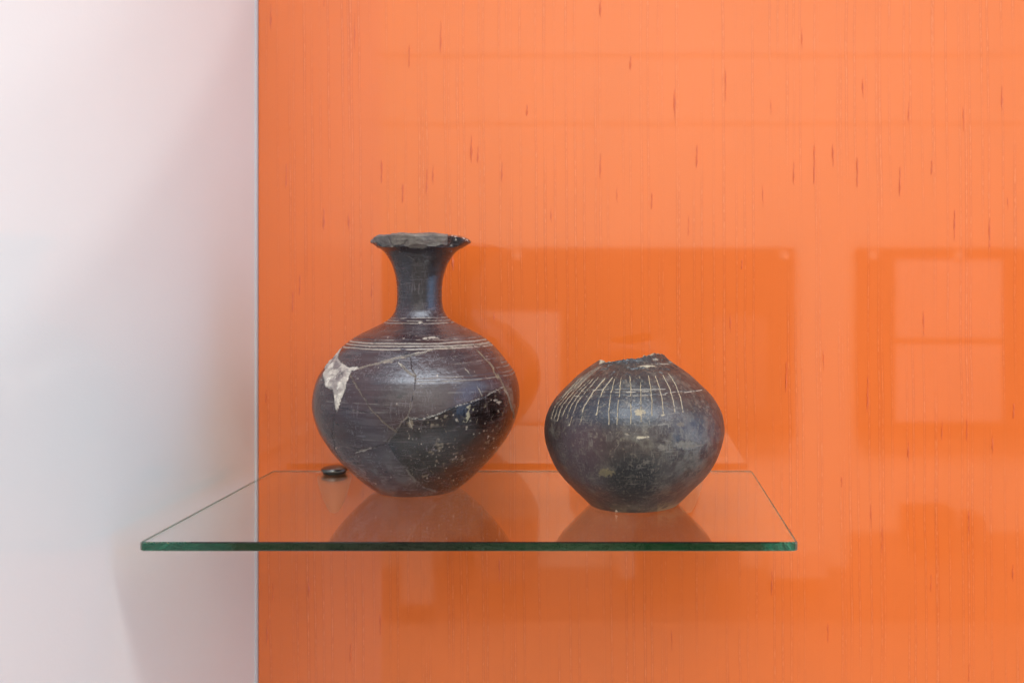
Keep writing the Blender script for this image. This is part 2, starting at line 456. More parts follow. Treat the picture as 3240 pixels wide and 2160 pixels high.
shelf = bpy.data.objects.new('glass_shelf', shelf_mesh()); col.objects.link(shelf)
shelf.location = (0, 0, ZS)
tag(shelf, 'clear rectangular glass shelf with green edge carrying the two dark pots', 'shelf')

# ------------------------------------------------------------------ shelf holders
def lathe(name, prof, n, mat, parent, loc=(0, 0, 0)):
    v, f = [], []
    for r, z in prof:
        for k in range(n):
            a = 2 * math.pi * k / n
            v.append((r * math.cos(a) + loc[0], r * math.sin(a) + loc[1], z + loc[2]))
    for i in range(len(prof) - 1):
        for k in range(n):
            a, b = i * n + k, i * n + (k + 1) % n
            f.append((a, b, b + n, a + n))
    f.append(tuple(range(n - 1, -1, -1))); f.append(tuple(range((len(prof) - 1) * n, len(prof) * n)))
    me = bpy.data.meshes.new(name); me.from_pydata(v, [], f); me.update()
    o = link(name, me, mat, parent, smooth=True)
    return o
def make_holder(x, label):
    r = empty('shelf_holder', (x, 0.8945, ZS))
    tag(r, label, 'shelf holder', 'holders gripping the back of the glass shelf')
    lathe('pad', [(0.0096, 0.0002), (0.0100, 0.0006), (0.0100, 0.0014), (0.0096, 0.0018)], 40, M_seal, r)
    lathe('cap', [(0.0104, 0.0019), (0.0114, 0.0024), (0.0118, 0.0036), (0.0114, 0.0047), (0.0098, 0.0056), (0.0066, 0.0065), (0.0030, 0.0069), (0.0006, 0.0070)], 48, M_steel, r)
    b = lathe('body', [(0.0012, -0.0405), (0.0036, -0.0395), (0.0066, -0.0350), (0.0100, -0.0270), (0.0128, -0.0180), (0.0146, -0.0110), (0.0150, -0.0085), (0.0146, -0.0072), (0.0136, -0.0066)], 48, M_peg, r)
    me = bpy.data.meshes.new('wall_pin')
    v, f, n = [], [], 24
    for y in (0.0125, 0.0300):
        for k in range(n):
            a = 2 * math.pi * k / n
            v.append((0.0055 * math.cos(a), y, -0.014 + 0.0055 * math.sin(a)))
    f = [(k, (k + 1) % n, n + (k + 1) % n, n + k) for k in range(n)]
    me.from_pydata(v, [], f); me.update()
    link('wall_pin', me, M_steel, r, smooth=True)
    return r
make_holder(-0.2655, 'shelf holder with dark round metal cap standing clear beside the tall vase')
make_holder(0.0515, 'shelf holder mostly hidden behind the squat pot')

# ------------------------------------------------------------------ pottery
def resample(prof, n):
    """arc-length resampling of a (r, z) profile with Catmull-Rom smoothing"""
    p = np.array(prof, float)
    q = np.vstack([2 * p[0] - p[1], p, 2 * p[-1] - p[-2]])
    out = []
    for i in range(1, len(q) - 2):
        for t in np.linspace(0, 1, 24, endpoint=False):
            a, b, c, d = q[i - 1], q[i], q[i + 1], q[i + 2]
            out.append(0.5 * ((2 * b) + (-a + c) * t + (2 * a - 5 * b + 4 * c - d) * t * t + (-a + 3 * b - 3 * c + d) * t ** 3))
    out.append(p[-1]); out = np.array(out)
    s = np.r_[0, np.cumsum(np.hypot(*np.diff(out, axis=0).T))]
    u = np.linspace(0, s[-1], n)
    return np.c_[np.interp(u, s, out[:, 0]), np.interp(u, s, out[:, 1])], u
def spread_angles(n):
    a = np.linspace(0, 2 * math.pi, n, endpoint=False)
    return (a - 0.66 * np.sin(a)) % (2 * math.pi)
def chart(pw):
    """the photographer's view of a surface point, in pixels of the photograph: used once, to set out marks on the clay"""
    return PX0 + pw[:, 0] * FPX / pw[:, 1], PY0 - (pw[:, 2] - ZC) * FPX / pw[:, 1]

def box_idx(vis, u, v, pts, m):
    x = [q[0] for q in pts]; y = [q[1] for q in pts]
    return np.nonzero(vis & (u > min(x) - m) & (u < max(x) + m) & (v > min(y) - m) & (v < max(y) + m))[0]
def lay_i(tint, k, c, w):
    tint[k] = tint[k] * (1 - w[:, None]) + np.array(c)[None, :] * w[:, None]
def lay(tint, c, w):
    return tint * (1 - w[:, None]) + np.array(c)[None, :] * w[:, None]

# --- tall necked vase
VX, VY = (1323.5 - PX0) * 0.827 / FPX, 0.827
VASE = [(0.0, 0.0), (0.020, 0.0), (0.033, 0.0002), (0.0353, 0.0012), (0.0420, 0.0060), (0.0486, 0.0120), (0.0554, 0.0187), (0.0632, 0.0271), (0.0693, 0.0347),
    (0.0746, 0.0422), (0.0796, 0.0506), (0.0827, 0.0589), (0.0846, 0.0665), (0.0852, 0.0730), (0.0848, 0.0800), (0.0836, 0.0874),
    (0.0814, 0.0941), (0.0790, 0.0984), (0.0748, 0.1042), (0.0692, 0.1109), (0.0630, 0.1176), (0.0560, 0.1235), (0.0479, 0.1285),
    (0.0395, 0.1327), (0.0297, 0.1377), (0.0239, 0.1419), (0.0205, 0.1469), (0.0193, 0.1503), (0.0185, 0.1553), (0.0183, 0.1620),
    (0.0184, 0.1687), (0.0191, 0.1754), (0.0205, 0.1804), (0.0226, 0.1863), (0.0260, 0.1921), (0.0291, 0.1963), (0.0335, 0.1997),
    (0.0385, 0.2030), (0.0412, 0.2049), (0.0408, 0.2066), (0.0385, 0.2082), (0.0345, 0.2098), (0.0300, 0.2107), (0.0262, 0.2109), (0.0240, 0.2095), (0.0215, 0.2050),
    (0.0180, 0.1950), (0.0150, 0.1850), (0.0140, 0.1700), (0.0140, 0.1550)]
def build_vase():
    NR, NC = 740, 900
    prof, _ = resample(VASE, NR)
    prof[:, 0] *= 1 - 0.016 * np.clip((0.14 - prof[:, 1]) / 0.03, 0, 1)
    th = spread_angles(NC)         # 0 faces the lens
    r = np.repeat(prof[:, 0:1], NC, 1); z = np.repeat(prof[:, 1:2], NC, 1)
    tt = np.repeat(th[None, :], NR, 0)
    row = np.repeat(np.arange(NR)[:, None], NC, 1)
    top = int(np.argmax(prof[:, 1]))                              # rows above this run down the inside
    outer = row <= top
    r, z, tt, outer = r.ravel(), z.ravel(), tt.ravel(), outer.ravel()
    front = np.cos(tt)
    # chipped lip: towards the lens the flange has broken away
    fr = smooth(-0.05, 0.45, front) * (z > 0.2003) * outer
    lim = 0.0344 + (z - 0.2003) * 0.40 + 0.0012 * np.sin(5 * tt + 1) + 0.0008 * np.sin(11 * tt)
    r = np.where((fr > 0) & (r > lim), r * (1 - fr) + lim * fr, r)
    z = z - (z > 0.2) * (0.0008 * smooth(-0.3, -0.75, np.sin(tt)) + 0.0006 * (np.sin(tt) > 0.55))
    def pos(rr):
        x = rr * np.sin(tt); y = -rr * np.cos(tt)
        return np.c_[x, y, z]
    p = pos(r)
    lean = (p[:, 2] - 0.08) / 0.20
    shift = np.where(p[:, 2] < 0.03, (0.03 - p[:, 2]) * 0.02, 0) + 0.0030 * lean
    # hand-made: slow unevenness
    big = fbm(p, 28, 3, 3) - 0.5
    rr = r + big * 0.0016 * smooth(0.0, 0.02, z) * (r > 0.01)
    p = pos(rr); p[:, 0] += shift
    u, v = chart(p + np.array([VX, VY, ZS]))
    vis = (front > -0.12) & outer
    nz = fbm(p, 170, 4, 11); nf = fbm(p, 700, 3, 23); ns = fbm(p * np.array([0.25, 0.25, 2.2]), 240, 4, 31)
    uj = u + (nz - 0.5) * 10 + (nf - 0.5) * 5; vj = v + (fbm(p, 170, 4, 77) - 0.5) * 10 + (nf - 0.5) * 4
    tint = np.empty((len(p), 3)); tint[:] = (0.033, 0.021, 0.026)
    matt = np.full(len(p), 0.10)
    disp = np.zeros(len(p))
    # burnish: horizontal bands of warmer and greyer clay
    tint = lay(tint, (0.066, 0.057, 0.064), smooth(0.45, 0.66, ns) * 0.7 * smooth(0.142, 0.13, z))
    tint = lay(tint, (0.048, 0.024, 0.024), smooth(0.45, 0.65, fbm(p, 40, 3, 5)) * 0.65)
    tint = lay(tint, (0.088, 0.086, 0.096), smooth(0.5, 0.75, fbm(p, 55, 4, 9)) * smooth(0.055, 0.02, z) * 0.8)
    tint = lay(tint, (0.028, 0.026, 0.026), smooth(0.145, 0.16, z) * 0.7)
    # pale room reflection painted into the tint of the belly
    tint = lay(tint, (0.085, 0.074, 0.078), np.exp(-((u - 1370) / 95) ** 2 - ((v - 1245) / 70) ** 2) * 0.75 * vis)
    C1 = lambda pts: crop(950, 700, 3.136, pts)
    C2 = lambda pts: crop(950, 1150, 3.136, pts)
    C5 = lambda pts: crop(1150, 720, 6.357, pts)
    C6 = lambda pts: crop(1000, 1090, 6.273, pts)
    # dark sherd
    sherd_poly = C2([(1060,535),(1210,548),(1380,505),(1500,445),(1640,405),(1810,350),(1900,295),(2020,240),(2050,320),(2110,480),(2125,620),(2060,730),(1950,880),(1700,1130),(1560,1255),
        (1340,1265),(1240,1235),(1150,1170),(1060,1060),(940,920),(870,800),(950,690),(1010,600)])
    sherd = in_poly(u, v, sherd_poly) & vis
    sj = in_poly(uj, vj, sherd_poly) & vis
    tint = lay(tint, (0.007, 0.0035, 0.0028), sherd * (0.75 + 0.25 * smooth(0.6, 0.4, nz)))
    matt = np.where(sherd, 0.0, matt)
    dust = smooth(0.58, 0.72, fbm(p, 330, 4, 41)) * smooth(0.48, 0.62, fbm(p, 60, 3, 43))
    tint = lay(tint, (0.20, 0.17, 0.13), dust * sherd * 0.7)
    # scuffed grey foot
    tint = lay(tint, (0.15, 0.14, 0.145), smooth(0.55, 0.75, fbm(p, 120, 4, 47)) * smooth(0.05, 0.015, z) * (~sherd) * 0.8)
    # specks
    rngs = np.random.default_rng(4)
    for k in range(120):
        if k < 70:
            su, sv_ = rngs.uniform(1270, 1600), rngs.uniform(1300, 1530)
        else:
            su, sv_ = rngs.uniform(1010, 1640), rngs.uniform(1040, 1540)
        rad = rngs.uniform(0.9, 2.6) * (1.6 if rngs.random() < 0.12 else 1)
        k_ = box_idx(vis, u, v, [(su, sv_)], 8)
        w = smooth(rad + 0.8, rad * 0.4, np.hypot((u[k_] - su), (v[k_] - sv_) * rngs.uniform(0.6, 1.3)))
        lay_i(tint, k_, (0.42, 0.38, 0.34), w * rngs.uniform(0.35, 1.0))
    # short scratches on the dark sherd
    for k in range(30):
        su, sv_ = rngs.uniform(1290, 1610), rngs.uniform(1270, 1530); a = rngs.normal(1.2, 0.5); ln = rngs.uniform(4, 20)
        line = [(su, sv_), (su + ln * math.cos(a), sv_ + ln * math.sin(a))]
        k_ = box_idx(vis & sherd, u, v, line, 12)
        w = smooth(1.2, 0.3, dist_poly(uj[k_] * 0.6 + u[k_] * 0.4, vj[k_], line)) * smooth(0.42, 0.56, nf[k_])
        lay_i(tint, k_, (0.30, 0.26, 0.20), w * rngs.uniform(0.3, 0.8))
    scuff = in_poly(u, v, C2([(1610,590),(1660,480),(1640,440),(1690,410),(1690,480),(1720,420),(1740,430),(1680,540),(1650,590)])) & vis
    tint = lay(tint, (0.30, 0.29, 0.22), scuff * smooth(0.40, 0.55, fbm(p, 500, 3, 51)) * 0.9)
    # incised white rings
    def ringline(h, wd, strength, amp, u0=0, u1=9999, cut=0.40, colr=(0.29, 0.265, 0.24)):
        nonlocal tint, disp, matt
        k_ = np.nonzero(outer & (np.abs(z - h) < 0.003) & (u > u0) & (u < u1))[0]
        ct = np.c_[np.sin(tt[k_]), np.cos(tt[k_]), tt[k_] * 0]
        hh = h + amp * (fbm(ct, 2.2, 2, int(h * 1e5)) - 0.5)
        keep = smooth(cut - 0.05, cut + 0.05, fbm(ct * 0.1 + np.array([0, 0, h]), 75, 3, int(h * 9e5)))
        wd *= 0.78
        w = smooth(wd, wd * 0.45, np.abs(z[k_] - hh) + (nf[k_] - 0.5) * wd * 0.9)
        disp[k_] -= w * 0.00022
        lay_i(tint, k_, colr, w * keep * strength)
        matt[k_] = np.maximum(matt[k_], w * 0.7)
    ringline(0.1424, 0.00050, 0.75, 0.0008, cut=0.50)
    ringline(0.1402, 0.00048, 0.75, 0.0006, cut=0.42)
    ringline(0.1383, 0.00050, 0.85, 0.0006, cut=0.36)
    ringline(0.1262, 0.00045, 0.65, 0.0010, cut=0.52)
    ringline(0.1239, 0.00072, 0.95, 0.0009, cut=0.24)
    ringline(0.1216, 0.00072, 0.95, 0.0009, cut=0.22)
    ringline(0.1196, 0.00072, 0.95, 0.0009, cut=0.24)
    ringline(0.0990, 0.00050, 0.55, 0.0008, 1310, 1700, 0.48)
    ringline(0.0962, 0.00050, 0.65, 0.0008, 1310, 1700, 0.40)
    ringline(0.1030, 0.00055, 0.60, 0.0008, 1570, 1700, 0.40)
    ringline(0.1060, 0.00055, 0.60, 0.0008, 1585, 1700, 0.40)
    # wheel lines of burnish
    for k in range(26):
        h = rngs.uniform(0.03, 0.118); a0 = rngs.uniform(-1.2, 0.6); a1 = a0 + rngs.uniform(0.3, 1.2)
        ang = np.where(tt > math.pi, tt - 2 * math.pi, tt)
        w = smooth(0.00055, 0.0002, np.abs(z - h - 0.0012 * np.sin(ang * 3 + k))) * smooth(a0, a0 + 0.15, ang) * smooth(a1, a1 - 0.15, ang)
        tint = lay(tint, (0.17, 0.155, 0.15) if k % 2 else (0.022, 0.018, 0.018), w * (~sherd) * 0.6 * smooth(0.35, 0.55, nz))
    # cracks between the sherds
    def crack(pts, wd, depth, edge=0.0, cut=0.45, colr=(0.36, 0.31, 0.25), dark=0.9):
        nonlocal tint, disp, matt
        k_ = box_idx(vis, u, v, pts, 16)
        d = dist_poly(uj[k_], vj[k_], pts)
        wd *= 0.60; edge *= 0.46
        core = smooth(wd, wd * 0.35, d)
        disp[k_] -= core * depth
        lay_i(tint, k_, (0.010, 0.007, 0.006), core * dark)
        if edge > 0:
            pk = p[k_]
            e = smooth(edge, edge * 0.3, np.abs(d - wd * 0.9)) * smooth(cut - 0.06, cut + 0.06, fbm(pk, 130, 3, int(pts[0][0])) * 0.5 + fbm(pk, 50, 2, int(pts[0][1])) * 0.5)
            lay_i(tint, k_, colr, e * 0.6); matt[k_] = np.maximum(matt[k_], e * 0.9)
    crack(C1([(520,1470),(720,1430),(830,1400),(960,1360),(1110,1330),(1240,1300),(1330,1270),(1420,1258),(1580,1235),(1700,1228),(1880,1215)]), 3.0, 0.0005, 3.4, 0.42)
    crack(C1([(830,1410),(900,1400),(960,1380),(1080,1345)]), 2.0, 0.0003, 5.0, 0.50)
    crack(C1([(1700,1228),(1780,1310),(1850,1390),(1910,1460),(1960,1560)]) + C2([(1960,110),(2020,220),(2045,270),(2075,350),(2110,480),(2115,540)]), 2.0, 0.0003, 2.6, 0.40, (0.30, 0.26, 0.17), 0.5)
    crack(C2([(2020,235),(1900,290),(1810,345),(1640,400),(1500,440),(1380,500),(1210,545),(1100,545),(1060,525)]), 2.6, 0.0005, 1.8, 0.42, (0.55, 0.52, 0.48))
    crack(C2([(1060,525),(1010,590),(950,680),(880,760),(830,810),(740,840),(640,860),(560,870),(530,940)]), 2.6, 0.0006, 2.2, 0.50)
    crack(C2([(700,850),(640,868),(580,880),(545,890)]), 1.0, 0.0001, 3.4, 0.36, (0.45, 0.43, 0.42), 0.2)
    crack(C2([(1060,520),(1090,420),(1120,330),(1140,220),(1140,130),(1110,20),(1090,-60)]), 2.6, 0.0005, 1.6, 0.50)
    crack(C2([(1140,130),(1090,110),(1050,60),(1000,20)]), 5.0, 0.0004, 4.0, 0.50, (0.33, 0.29, 0.23), 0.4)
    crack(C2([(500,120),(560,240),(640,360),(730,490),(830,590),(950,680)]), 2.0, 0.0004, 1.6, 0.40, (0.34, 0.27, 0.17))
    crack(C2([(400,445),(520,465),(640,485),(730,490)]), 2.2, 0.0005, 1.4, 0.55)
    crack(C2([(355,480),(330,580),(315,680),(330,760),(345,860),(420,960)]), 1.9, 0.0004, 1.2, 0.60)
    crack(C2([(1640,50),(1700,130),(1770,260),(1805,325)]), 1.0, 0.0002, 2.2, 0.42, (0.42, 0.38, 0.30), 0.4)
    crack(C1([(1500,1260),(1530,1310)]), 1.8, 0.0004, 1.4, 0.5)
    crack(C2([(1080,560),(1100,620),(1120,650)]), 1.0, 0.0001, 1.6, 0.40, (0.40, 0.38, 0.33), 0.2)
    crack(C2([(2030,260),(2060,310),(2090,400),(2110,470)]), 2.0, 0.0003, 3.4, 0.45, (0.45, 0.42, 0.38), 0.4)
    crack(C2([(1060,1060),(1150,1170),(1240,1235),(1340,1262)]), 1.6, 0.0003, 7.0, 0.44, (0.17, 0.155, 0.135), 0.5)
    crack(C2([(970,0),(985,15),(1005,25)]), 0.6, 0.0, 2.2, 0.1, (0.6, 0.58, 0.52), 0.0)
    crack(C1([(1040,335),(1090,360),(1130,390)]), 0.4, 0.0, 1.1, 0.1, (0.20, 0.18, 0.15), 0.0)
    # white chips on the shoulder
    for cx_, cy_, a_, b_ in C1b([(1310,1158,52,16),(1235,1165,24,10),(1190,1012,22,8),(1030,1165,12,6)]) + C1b2([(1975,390,24,14),(1690,575,10,10),(1545,560,14,12),(1345,540,14,12),(1950,370,30,8)]):
        w = smooth(1.15, 0.7, np.hypot((uj - cx_) / a_, (vj - cy_) / b_) + (nf - 0.5) * 1.2) * vis
        tint = lay(tint, (0.36, 0.33, 0.30), w * 0.9); disp -= w * 0.00025; matt = np.maximum(matt, w)
    # plaster fill
    patch_poly = C6([(560,-5),(500,90),(440,220),(445,300),(500,370),(600,440),(680,445),(800,440),(850,470),(760,500),(695,530),(660,620),(600,760),(575,880),(520,1020),(460,1180),(400,1345),
        (375,1300),(350,1100),(350,920),(270,880),(180,830),(140,700),(130,600),(170,470),(260,330),(350,260),(410,180),(470,80)])
    patch = in_poly(uj, vj, patch_poly) & vis
    core = in_poly(uj, vj, C6([(420,230),(440,300),(500,370),(600,440),(850,460),(700,525),(600,760),(520,1020),(400,1345),(360,1200),(350,920),(180,830),(140,680),(190,650),(330,640),(400,720),(520,700),(560,560),(470,430),(400,320)])) & vis
    pt = np.empty_like(tint); pt[:] = (0.40, 0.375, 0.36)
    pt = lay(pt, (0.16, 0.135, 0.145), smooth(0.44, 0.56, fbm(p, 130, 4, 61)) * np.where(core, 0.55, 0.95))
    pt = lay(pt, (0.62, 0.60, 0.57), smooth(0.50, 0.66, fbm(p, 260, 4, 67)) * 0.8)
    tint = np.where(patch[:, None], pt, tint); matt = np.where(patch, 0.95, matt)
    disp += patch * ((fbm(p, 420, 4, 71) - 0.5) * 0.0016 + 0.0001)
    edge_w = smooth(2.6, 0.8, dist_poly(uj, vj, patch_poly + patch_poly[:1])) * vis
    disp -= edge_w * 0.0004
    tint = lay(tint, (0.03, 0.024, 0.022), edge_w * 0.6 * (~core))
    # worn patch and matt strip by the right-hand crack
    wr = in_poly(uj, vj, C2([(2040,220),(2100,240),(2130,400),(2160,480),(2110,470),(2070,350)])) & vis
    tint = lay(tint, (0.14, 0.12, 0.105), wr * smooth(0.4, 0.6, nz) * 0.8)
    # grey fracture on the lip
    low = C5([(300,330),(370,405),(560,412),(640,388),(800,372),(930,430),(1060,440),(1200,450),(1300,400),(1450,400),(1600,362),(1660,372)])
    lu = np.array([a for a, b in low]); lv = np.array([b for a, b in low])
    bound = np.interp(u, lu, lv) - 2.5
    frac = (v + (nf - 0.5) * 6 < bound) & (u < 1150 + 1690 / 6.357) & (front > -0.25) & (z > 0.196) & (outer | (z > 0.207))
    fc = np.empty_like(tint); fc[:] = (0.165, 0.150, 0.135)
    fc = lay(fc, (0.105, 0.103, 0.110), ((u < 1150 + 560 / 6.357)).astype(float) * 0.8)
    fc = lay(fc, (0.075, 0.068, 0.062), smooth(0.5, 0.72, fbm(p * np.array([0.6, 0.6, 1.6]), 330, 4, 83)) * 0.7)
    fc = lay(fc, (0.23, 0.215, 0.19), smooth(0.6, 0.8, fbm(p, 500, 3, 87)) * 0.6)
    tint = np.where(frac[:, None], fc, tint); matt = np.where(frac, 0.95, matt)
    disp += frac * (0.0006 - 0.0030 * (fbm(p * np.array([0.7, 0.7, 1.5]), 200, 4, 91) - 0.35)) * 0.8
    flake = smooth(3, 0.8, dist_poly(uj, vj, C5([(500,200),(560,300),(590,370),(700,385),(820,350),(880,270)]))) * vis
    disp -= flake * 0.0005; tint = lay(tint, (0.05, 0.045, 0.04), flake * 0.7)
    blk = (u > 1150 + 1690 / 6.357) & (z > 0.2) & vis
    tint = lay(tint, (0.020, 0.019, 0.020), blk * 0.9)
    for cx_, cy_, a_, b_ in ((1790,165,26,14),(1862,185,30,22),(1862,255,24,40),(2010,225,46,22),(2080,265,46,16),(2110,290,40,12),(1780,380,30,24),(1750,480,26,34)):
        x_, y_ = 1150 + cx_ / 6.357, 720 + cy_ / 6.357
        w = smooth(1.15, 0.75, np.hypot((uj - x_) / (a_ / 6.357), (vj - y_) / (b_ / 6.357)) + (nf - 0.5) * 0.8) * (front > -0.35) * (z > 0.19)
        if cy_ > 300: tint = lay(tint, (0.25, 0.24, 0.23), w * smooth(0.45, 0.6, fbm(p, 900, 2, 97)))
        else: tint = lay(tint, (0.42, 0.40, 0.37), w * smooth(0.40, 0.52, fbm(p, 700, 2, 99)))
    # inside the mouth: dull black
    tint = np.where((~outer & (z < 0.207))[:, None], (0.03, 0.027, 0.025), tint)
    disp += (nf - 0.5) * 0.00016 + (nz - 0.5) * 0.0002
    n0 = np.zeros_like(p); n0[:, 0] = np.sin(tt); n0[:, 1] = -np.cos(tt)
    slope = np.gradient(prof[:, 0]) ; dzp = np.gradient(prof[:, 1])
    nr = np.repeat((dzp / np.hypot(slope, dzp))[:, None], NC, 1).ravel(); nzv = np.repeat((-slope / np.hypot(slope, dzp))[:, None], NC, 1).ravel()
    nrm = np.c_[n0[:, 0] * nr, n0[:, 1] * nr, nzv]
    live = smooth(0.0, 0.004, z)
    p = p + nrm * (disp * live)[:, None]
    quads = grid_mesh('v', p, NR, NC, True)
    zc_ = prof[:, 1][quads[:, 0] // NC]; rowq = quads[:, 0] // NC
    fo = rowq < top
    is_patch = patch[quads].all(1); is_sherd = sherd[quads].all(1)
    is_rim = (zc_ > 0.1990) & ((rowq < NR)) & (rowq > 100) & ((fo & (zc_ > 0.1990)) | (~fo))
    is_neck = (zc_ > 0.1412) & ~is_rim & fo
    is_body = ~(is_patch | is_sherd | is_rim | is_neck)
    root = empty('necked_vase', (VX, VY, ZS + 0.0004))
    tag(root, 'tall dark burnished vase with flared broken rim and white plaster patch', 'vase')
    A = {'tint': tint, 'matt': matt}
    for nm, mk in (('body', is_body), ('sherd', is_sherd), ('plaster_patch', is_patch), ('neck', is_neck), ('rim', is_rim)):
        o = link(nm, mesh_from(nm, p, quads[mk], A), M_vase, root)
        if nm == 'sherd': o['label'] = 'glossy black sherd set into the belly'
        if nm == 'plaster_patch': o['label'] = 'rough white plaster patch filling a gap'
        if nm == 'rim': o['label'] = 'flared rim with grey broken lip'
    return root
def C1b(rows): return [(950 + x / 3.136, 700 + y / 3.136, a / 3.136, b / 3.136) for x, y, a, b in rows]
def C1b2(rows): return [(950 + x / 3.136, 1150 + y / 3.136, a / 3.136, b / 3.136) for x, y, a, b in rows]
build_vase()

# --- squat pot with the neck broken off
QX, QY = (2006 - PX0) * 0.773 / FPX, 0.773
POT = [(0.0, 0.0), (0.020, 0.0), (0.0325, 0.0002), (0.0352, 0.0014), (0.0371, 0.0032), (0.0423, 0.0085), (0.0489, 0.0151), (0.0543, 0.0207), (0.0595, 0.0273),
    (0.0644, 0.0357), (0.0673, 0.0432), (0.0692, 0.0507), (0.0698, 0.0564), (0.0695, 0.0620), (0.0678, 0.0695), (0.0643, 0.0770), (0.0587, 0.0845),
    (0.0512, 0.0920), (0.0437, 0.0991), (0.0362, 0.1047), (0.0278, 0.1105), (0.0232, 0.1148), (0.0196, 0.1185)]
def build_pot():
    NO, NI, NC = 480, 50, 840
    dense, s = resample(POT, 3000)
    th = spread_angles(NC)
    ang = np.where(th > math.pi, th - 2 * math.pi, th)
    key = [(-180, 0.1068), (-135, 0.1075), (-100, 0.1100), (-88, 0.1113), (-74, 0.1109), (-66, 0.1096), (-45, 0.1110), (-17, 0.1134), (0, 0.1141), (12, 0.1148),
           (30, 0.1160), (46, 0.1170), (62, 0.1172), (75, 0.1160), (95, 0.1135), (130, 0.1090), (180, 0.1068)]
    hr = np.interp(np.degrees(ang), [k[0] for k in key], [k[1] for k in key])
    jag = fbm(np.c_[np.sin(th), np.cos(th), th * 0], 9, 4, 2) - 0.5
    hr = hr + jag * 0.0016 + (fbm(np.c_[np.sin(th), np.cos(th), th * 0], 26, 3, 8) - 0.5) * 0.0012
    hs = np.interp(hr, dense[:, 1], s)                          # arc length of the break
    f = np.linspace(0, 1, NO)[:, None]
    S = f * hs[None, :]
    r = np.interp(S, s, dense[:, 0]); z = np.interp(S, s, dense[:, 1])
    # break face and inner wall
    fi = np.linspace(0, 1, NI)[:, None]
    r_i, z_i = [], []
    re, ze = r[-1], z[-1]
    thick = 0.0048
    for k in range(1, NI + 1):
        t = k / NI
        if t < 0.2:
            q = t / 0.2
            r_i.append(re - thick * q * 0.85); z_i.append(ze - 0.0016 * q + 0.0003 * math.sin(math.pi * q))
        else:
            q = (t - 0.2) / 0.8
            zz = (ze - 0.0016) * (1 - q) + 0.075 * q
            rr = np.interp(np.interp(zz, dense[:, 1], s), s, dense[:, 0]) - thick * 0.85
            r_i.append(np.minimum(rr, 0.058) * min(1, q * 20) + (re - thick * 0.85) * (1 - min(1, q * 20))); z_i.append(zz)
    r = np.vstack([r, np.array(r_i)]); z = np.vstack([z, np.array(z_i)])
    NR = NO + NI
    tt = np.repeat(th[None, :], NR, 0).ravel()
    rowi = np.repeat(np.arange(NR)[:, None], NC, 1).ravel()
    outer = rowi < NO
    dr = np.gradient(r, axis=0); dz = np.gradient(z, axis=0); ln = np.hypot(dr, dz) + 1e-9
    nr, nzv = (dz / ln).ravel(), (-dr / ln).ravel()
    r, z = r.ravel(), z.ravel()
    front = np.cos(tt)
    p = np.c_[r * np.sin(tt), -r * np.cos(tt), z]
    big = fbm(p, 26, 3, 103) - 0.5
    rr = r + big * 0.0018 * smooth(0, 0.02, z) * outer
    p = np.c_[rr * np.sin(tt), -rr * np.cos(tt), z]
    u, v = chart(p + np.array([QX, QY, ZS]))
    vis = (front > -0.10) & outer
    nz = fbm(p, 180, 4, 111); nf = fbm(p, 800, 3, 123)
    uj = u + (nz - 0.5) * 7 + (nf - 0.5) * 3.5; vj = v + (fbm(p, 180, 4, 177) - 0.5) * 7 + (nf - 0.5) * 3
    C = lambda pts: crop(1680, 1080, 2.6136, pts)
    tint = np.empty((len(p), 3)); tint[:] = (0.022, 0.020, 0.022)
    matt = np.full(len(p), 0.25); disp = np.zeros(len(p))
    lb = fbm(p, 34, 4, 131)
    tint = lay(tint, (0.040, 0.026, 0.025), smooth(0.42, 0.62, lb) * 0.8)
    cu, cv = (u - 1680) * 2.6136, (v - 1080) * 2.6136
    # warmer left flank (partly room reflection put into the tint), grey right flank, soot at the foot
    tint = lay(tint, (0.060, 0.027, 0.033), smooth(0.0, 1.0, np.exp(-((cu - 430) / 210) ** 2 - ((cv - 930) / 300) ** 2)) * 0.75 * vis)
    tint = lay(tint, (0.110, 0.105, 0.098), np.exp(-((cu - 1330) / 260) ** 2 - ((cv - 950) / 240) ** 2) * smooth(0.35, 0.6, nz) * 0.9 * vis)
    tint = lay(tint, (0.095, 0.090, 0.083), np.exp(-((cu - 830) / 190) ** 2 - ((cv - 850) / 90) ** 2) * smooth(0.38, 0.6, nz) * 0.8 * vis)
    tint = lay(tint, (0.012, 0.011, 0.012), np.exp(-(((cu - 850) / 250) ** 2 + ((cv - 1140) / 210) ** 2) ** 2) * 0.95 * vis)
    tint = lay(tint, (0.012, 0.016, 0.030), np.exp(-(((cu - 620) / 420) ** 2 + ((cv - 560) / 140) ** 2) ** 2) * 0.6 * vis)  # bluish room reflection painted in as a navy tint
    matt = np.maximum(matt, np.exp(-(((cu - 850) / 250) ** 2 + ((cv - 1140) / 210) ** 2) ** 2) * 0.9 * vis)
    wearn = smooth(0.52, 0.70, fbm(p, 130, 5, 137)) * smooth(0.40, 0.60, fbm(p, 45, 3, 139))
    tint = lay(tint, (0.13, 0.118, 0.10), wearn * 0.42)
    tint = lay(tint, (0.16, 0.145, 0.115), smooth(0.62, 0.76, fbm(p, 520, 3, 141)) * 0.45)
    # pale foot
    foot = smooth(0.010, 0.002, z) * smooth(0.40, 0.6, fbm(p, 150, 4, 149)) * np.where(u > 2080, 1.0, 0.35)
    tint = lay(tint, (0.26, 0.22, 0.13), foot * 0.75 * vis)
    rngs = np.random.default_rng(9)
    # short scratches all over
    angv = np.where(tt > math.pi, tt - 2 * math.pi, tt)
